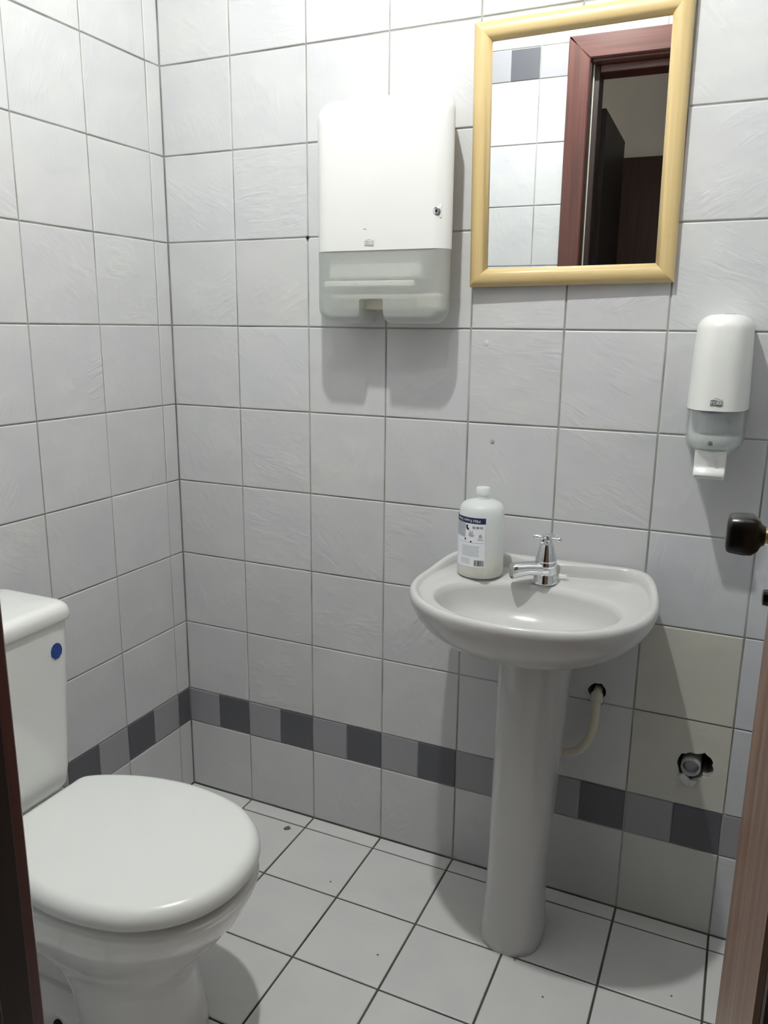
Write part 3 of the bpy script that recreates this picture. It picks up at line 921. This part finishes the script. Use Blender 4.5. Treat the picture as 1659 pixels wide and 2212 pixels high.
btext('Mild Foam Soap', .0088, radians(-37), .1245, M_LABEL, True, 0.0)
btext('52 05 01', .0062, radians(-9), .1105, M_INK, False, .00015)
rows_ = join(*[patch(FR_ - radians(14) - .02 * (i % 3), FR_ - radians(62), .070 - i * .0030, .0710 - i * .0030, .0005, 6) for i in range(8)])
make('label_lines', *rows_, M_PALEINK, label, BC)
rows_ = join(*[patch(FR_ - radians(36) - .03 * (i % 2), FR_ - radians(66), .042 - i * .0026, .0428 - i * .0026, .0005, 4) for i in range(5)])
make('label_lines', *rows_, M_PALEINK, label, BC)
make('label_rule', *patch(FR_ - radians(2), FR_ - radians(75), .0778, .0784, .0005, 8), M_PALEINK, label, BC)
make('label_panel', *patch(FR_ - radians(52), FR_ - radians(100), .088, .1175, .0004, 6), M_PALEINK, label, BC)
bars = []
rr = random.Random(3); f = FR_ - radians(26)
while f < FR_ - radians(2.5):
    w = radians(rr.choice((.7, 1.0, 1.6))); bars.append(patch(f, f + w, .0290, .0415, .0006, 1)); f += w + radians(rr.choice((.6, .9, 1.3)))
make('barcode', *join(*bars), M_INK, label, BC)
# pictograms: pouring hand over a basin, a cup of hands, a small box
def blob(pts, name='pictogram', mat=M_INK):
    V = [bpt(p[0], p[1], .0006) for p in pts]
    make(name, V, [tuple(range(len(V)))], mat, label, BC, fix=False)
pf = FR_ - radians(47)
blob([(pf - .06, .113), (pf, .116), (pf + .05, .114), (pf + .02, .111), (pf + .10, .107), (pf + .09, .104), (pf, .105), (pf - .05, .108)])
blob([(pf + .05, .094), (pf + .14, .0905), (pf + .30, .0905), (pf + .36, .094), (pf + .22, .0975), (pf + .12, .0975)], mat=M_PALEINK)
for q in (.12, .18, .25): blob([(pf + q, .098), (pf + q + .025, .098), (pf + q + .015, .104)], mat=M_INK)
bx = FR_ - radians(13)
blob([(bx - .10, .084), (bx + .14, .084), (bx + .14, .0865), (bx - .10, .0865)], mat=M_PALEINK)
blob([(bx - .06, .089), (bx + .10, .089), (bx + .08, .0945), (bx + .02, .098), (bx - .05, .0945)], mat=M_PALEINK)
for q, z in ((.02, .0845), (.30, .0800)):
    c0 = pf - .10 + q
    blob([(c0 + .045 * cos(t), z + .002 * sin(t)) for t in [2 * pi * i / 8 for i in range(8)]])

# ------------------------------------------------------------------ supply hose, open waste pipe
ph = [(1.121, .060, .5240), (1.121, .020, .5235), (1.1225, -.010, .515), (1.1245, -.030, .495), (1.124, -.042, .465), (1.116, -.046, .430), (1.098, -.048, .402), (1.072, -.048, .388), (1.045, -.047, .384), (1.02, -.046, .388)]
hose = thing('supply_hose', 'ivory hose curving from a wall hole behind the pedestal', 'hose', (1.121, 0, .5255))
HB = (1.121, 0, .5255)
make('hose_tube', *tube(catmull(ph, 6), .0098, 16), M_HOSE, hose, HB, smooth=True)
make('hose_collar', *tube([(1.1215, -.002, .5195), (1.1228, -.0125, .5125), (1.1238, -.0195, .506)], .0128, 16), M_HOSE, hose, HB, smooth=True)
make('collar_clip', *bbox(1.1335, 1.1405, -.024, -.014, .4985, .504, .001, 1), M_HOSE, hose, HB)
PC = (1.3265, 0, .3935)
pipe = thing('waste_pipe', 'open grey pipe end in a ragged wall hole near the floor', 'pipe', PC)
make('pipe_ring', *join(lathe([(.0195, -.06), (.0200, .004), (.0185, .007), (.0165, .005), (.0160, -.035)], PC, 28, 'Y', False, False)), M_PIPE, pipe, PC, smooth=True, angle=60)
make('pipe_plug', *lathe([(.0162, -.030), (.0162, -.012), (.013, -.008), (.002, -.007)], (PC[0] + .001, 0, PC[2] - .002), 22, 'Y'), M_PIPE, pipe, PC, smooth=True)
def shard(pts, d0, d1):
    n = len(pts)
    V = [(p[0], -d0, p[1]) for p in pts] + [(p[0] * .9 + PC[0] * .1, -d1, p[1] * .9 + .375 * .1) for p in pts]
    return loft([V[:n], V[n:]])
make('torn_wrap', *join(shard([(1.3025, .3690), (1.3145, .3790), (1.3270, .3660), (1.3265, .3480), (1.3180, .3530)], .001, .010),
                        shard([(1.3275, .3655), (1.3440, .3665), (1.3385, .3540), (1.3275, .3440)], .001, .008)), M_WRAP, pipe, PC)

# ------------------------------------------------------------------ toilet
TYC = -.706
TOB = (.35, TYC, 0)
toi = thing('toilet', 'white close-coupled toilet with the lid closed and a blue sticker', 'toilet', TOB)
def seat_outline(ins=0.0, n=72):
    half = [(.197, 0), (.197, .070), (.199, .106), (.222, .129), (.266, .152), (.325, .172), (.400, .1845), (.470, .184), (.545, .169), (.600, .138), (.639, .096), (.660, .048), (.666, 0)]
    full = half + [(x, -y) for x, y in reversed(half[1:-1])]
    c = catmull([(x, y, 0) for x, y in full], 5, True)
    out = []
    for i, p in enumerate(c):
        a, b2 = c[i - 1], c[(i + 1) % len(c)]
        t = (b2 - a).normalized(); nrm = Vector((t.y, -t.x, 0))
        if nrm.dot(p - Vector((.43, 0, 0))) > 0: nrm = -nrm
        q = p + nrm * ins
        out.append((q.x, TYC + q.y))
    return out
def oring(ins, z, dz=0.0):
    return [(x, y, z) for x, y in seat_outline(ins)]
rings = [oring(.006, .3765), oring(.001, .3780), oring(0, .3820), oring(0, .3880)]
for k in range(1, 8):
    a = pi / 2 * k / 7
    rings.append(oring(.024 * (1 - cos(a)), .3880 + .0235 * sin(a)))
TOPR = oring(.024, 0)
for f_, z in ((.75, .4126), (.45, .4132), (.15, .4135)):
    rings.append([(.42 + (p[0] - .42) * f_, TYC + (p[1] - TYC) * f_, z) for p in TOPR])
lid = make('lid', *loft(rings), M_SEAT, toi, TOB, smooth=True, angle=60)
make('seat', *loft([oring(.034, .3570), oring(.030, .3585), oring(.029, .3660), oring(.031, .3760)]), M_SEAT, toi, TOB, smooth=True, angle=60)
for s in (-1, 1):
    make('hinge', *lathe([(.011, .355), (.011, .392), (.009, .397), (.003, .398)], (.205, TYC + s * .062, -.012), 16), M_SEAT, toi, TOB, smooth=True)

def bring(xf, xb, hw, z, ex=2.3, n=56):
    """bowl section: from xb (flat-ish back) to xf (round nose)"""
    xc = xb + (xf - xb) * .47
    out = []
    for i in range(n):
        a = 2 * pi * i / n; c_, s_ = cos(a), sin(a)
        e = ex if c_ > 0 else 3.2
        rx = (xf - xc) if c_ > 0 else (xc - xb)
        out.append((xc + rx * math.copysign(abs(c_) ** (2 / e), c_), TYC + hw * math.copysign(abs(s_) ** (2 / e), s_), z))
    return out
bsec = [(.530, .345, .096, 0.0), (.550, .330, .102, .004), (.549, .330, .102, .03), (.538, .320, .098, .08), (.529, .305, .096, .120), (.528, .285, .097, .145), (.538, .260, .104, .170), (.563, .230, .121, .200), (.604, .205, .146, .245), (.638, .190, .1640, .290),
        (.656, .180, .1730, .325), (.6640, .175, .1765, .345), (.6645, .175, .1770, .352), (.660, .178, .173, .3575), (.645, .19, .158, .3585)]
bowl = make('bowl', *loft([bring(*p) for p in bsec]), M_CERAMIC, toi, TOB, smooth=True, angle=70)
# rear trapway, shelf under the tank and low foot flange
def rrect(x0, x1, hw, z, r, n=5):
    y0, y1 = TYC - hw, TYC + hw
    pts = []
    for (cx, cy, a0) in ((x1 - r, y1 - r, 0), (x0 + r, y1 - r, pi / 2), (x0 + r, y0 + r, pi), (x1 - r, y0 + r, 1.5 * pi)):
        pts += [(cx + r * cos(a0 + pi / 2 * i / n), cy + r * sin(a0 + pi / 2 * i / n), z) for i in range(n + 1)]
    return pts
make('rear_body', *loft([rrect(.03, .40, .050, .03, .02), rrect(.03, .40, .052, .12, .02), rrect(.025, .38, .062, .20, .03), rrect(.02, .36, .090, .27, .04), rrect(.02, .34, .112, .32, .04), rrect(.02, .30, .118, .352, .03), rrect(.022, .24, .116, .3610, .03), rrect(.03, .16, .085, .3800, .03)]), M_CERAMIC, toi, TOB, smooth=True, angle=50)
make('foot', *loft([rrect(.04, .42, .086, 0, .03), rrect(.04, .42, .086, .028, .03), rrect(.048, .41, .078, .045, .03), rrect(.06, .40, .060, .070, .03)]), M_CERAMIC, toi, TOB, smooth=True, angle=50)
make('bolt_cap', *lathe([(.0105, 0), (.0105, .004), (.0080, .0065), (.002, .007)], (.300, TYC - .0855, .020), 16, 'Y'), M_DARK, toi, TOB, smooth=True)
# tank
def trect(xf, hw, z): return rrect(.006, xf, hw, z, .028, 6)
tank = make('tank', *loft([trect(.162, .094, .3800), trect(.171, .103, .384), trect(.1770, .1095, .396), trect(.1795, .1130, .43), trect(.1855, .121, .60), trect(.190, .1265, .739)]), M_CERAMIC, toi, TOB, smooth=True, angle=50)
rings = [trect(.190, .1265, .7400), trect(.195, .1315, .7415), trect(.1965, .1330, .746), trect(.1965, .1330, .757)]
for k in range(1, 7):
    a = pi / 2 * k / 6; r = .022
    rings.append(rrect(.006 + .2 * r * (1 - cos(a)), .1965 - r * (1 - cos(a)), .1330 - r * (1 - cos(a)), .757 + .020 * sin(a), .030 - .4 * r * (1 - cos(a)), 6))
rings.append(rrect(.05, .14, .08, .7785, .02, 6))
make('tank_lid', *loft(rings), M_CERAMIC, toi, TOB, smooth=True, angle=60)
make('flush_button', *lathe([(.024, .778), (.024, .783), (.020, .785), (.002, .7855)], (.10, TYC, 0), 24), M_CHROME, toi, TOB, smooth=True)
stk = []
for i in range(20):
    a = 2 * pi * i / 20
    r = 1 - (.10 * (i % 2) if 12 <= i <= 17 else 0)
    stk.append((.0135 * cos(a) * r, .0165 * sin(a) * r))
V = [(.1892, TYC + .0845 + p[0], .684 + p[1]) for p in stk] + [(.1850, TYC + .0845 + p[0], .684 + p[1]) for p in stk]
make('sticker', *loft([V[20:], V[:20]]), M_BLUE, tank, TOB)

# ------------------------------------------------------------------ flecks on the floor
def fleck(x, y, pts, h, label):
    n = len(pts)
    r0 = [(x + p[0], y + p[1], .0004) for p in pts]; r1 = [(x + p[0] * .7, y + p[1] * .7, .0004 + h) for p in pts]
    o = make('debris_fleck', *loft([r0, r1]), M_FLECK, None, (x, y, .0004))
    tag(o, label, 'debris', None)
fleck(.361, -.073, [(-.009, -.006), (-.002, -.009), (.006, -.004), (.009, .004), (.003, .003), (.001, .010), (-.005, .004)], .004, 'largest grey flake of debris on the floor beside the toilet')
def px_floor(px, py):
    d = RIGHT * ((px - 829.5) / 1708.2) + DOWN * ((py - 1106) / 1708.2) + FWD
    t = -CAM.z / d.z
    return CAM + d * t
for (px, py, lb) in ((714, 1905, 'tiny dark speck on the floor tile between toilet and pedestal'), (1172, 2154, 'tiny dark speck on the floor tile in front of the pedestal'),
                     (1450, 2152, 'tiny dark speck on the floor tile near the open door'), (1112, 2074, 'tiny dark speck at the front foot of the pedestal'), (816, 2063, 'small pale grey crumb on the middle floor tile')):
    p = px_floor(px, py)
    fleck(p.x, p.y, [(-.0022, -.001), (.0005, -.0022), (.0024, .0003), (.0008, .0022), (-.0014, .0016)], .0015, lb)
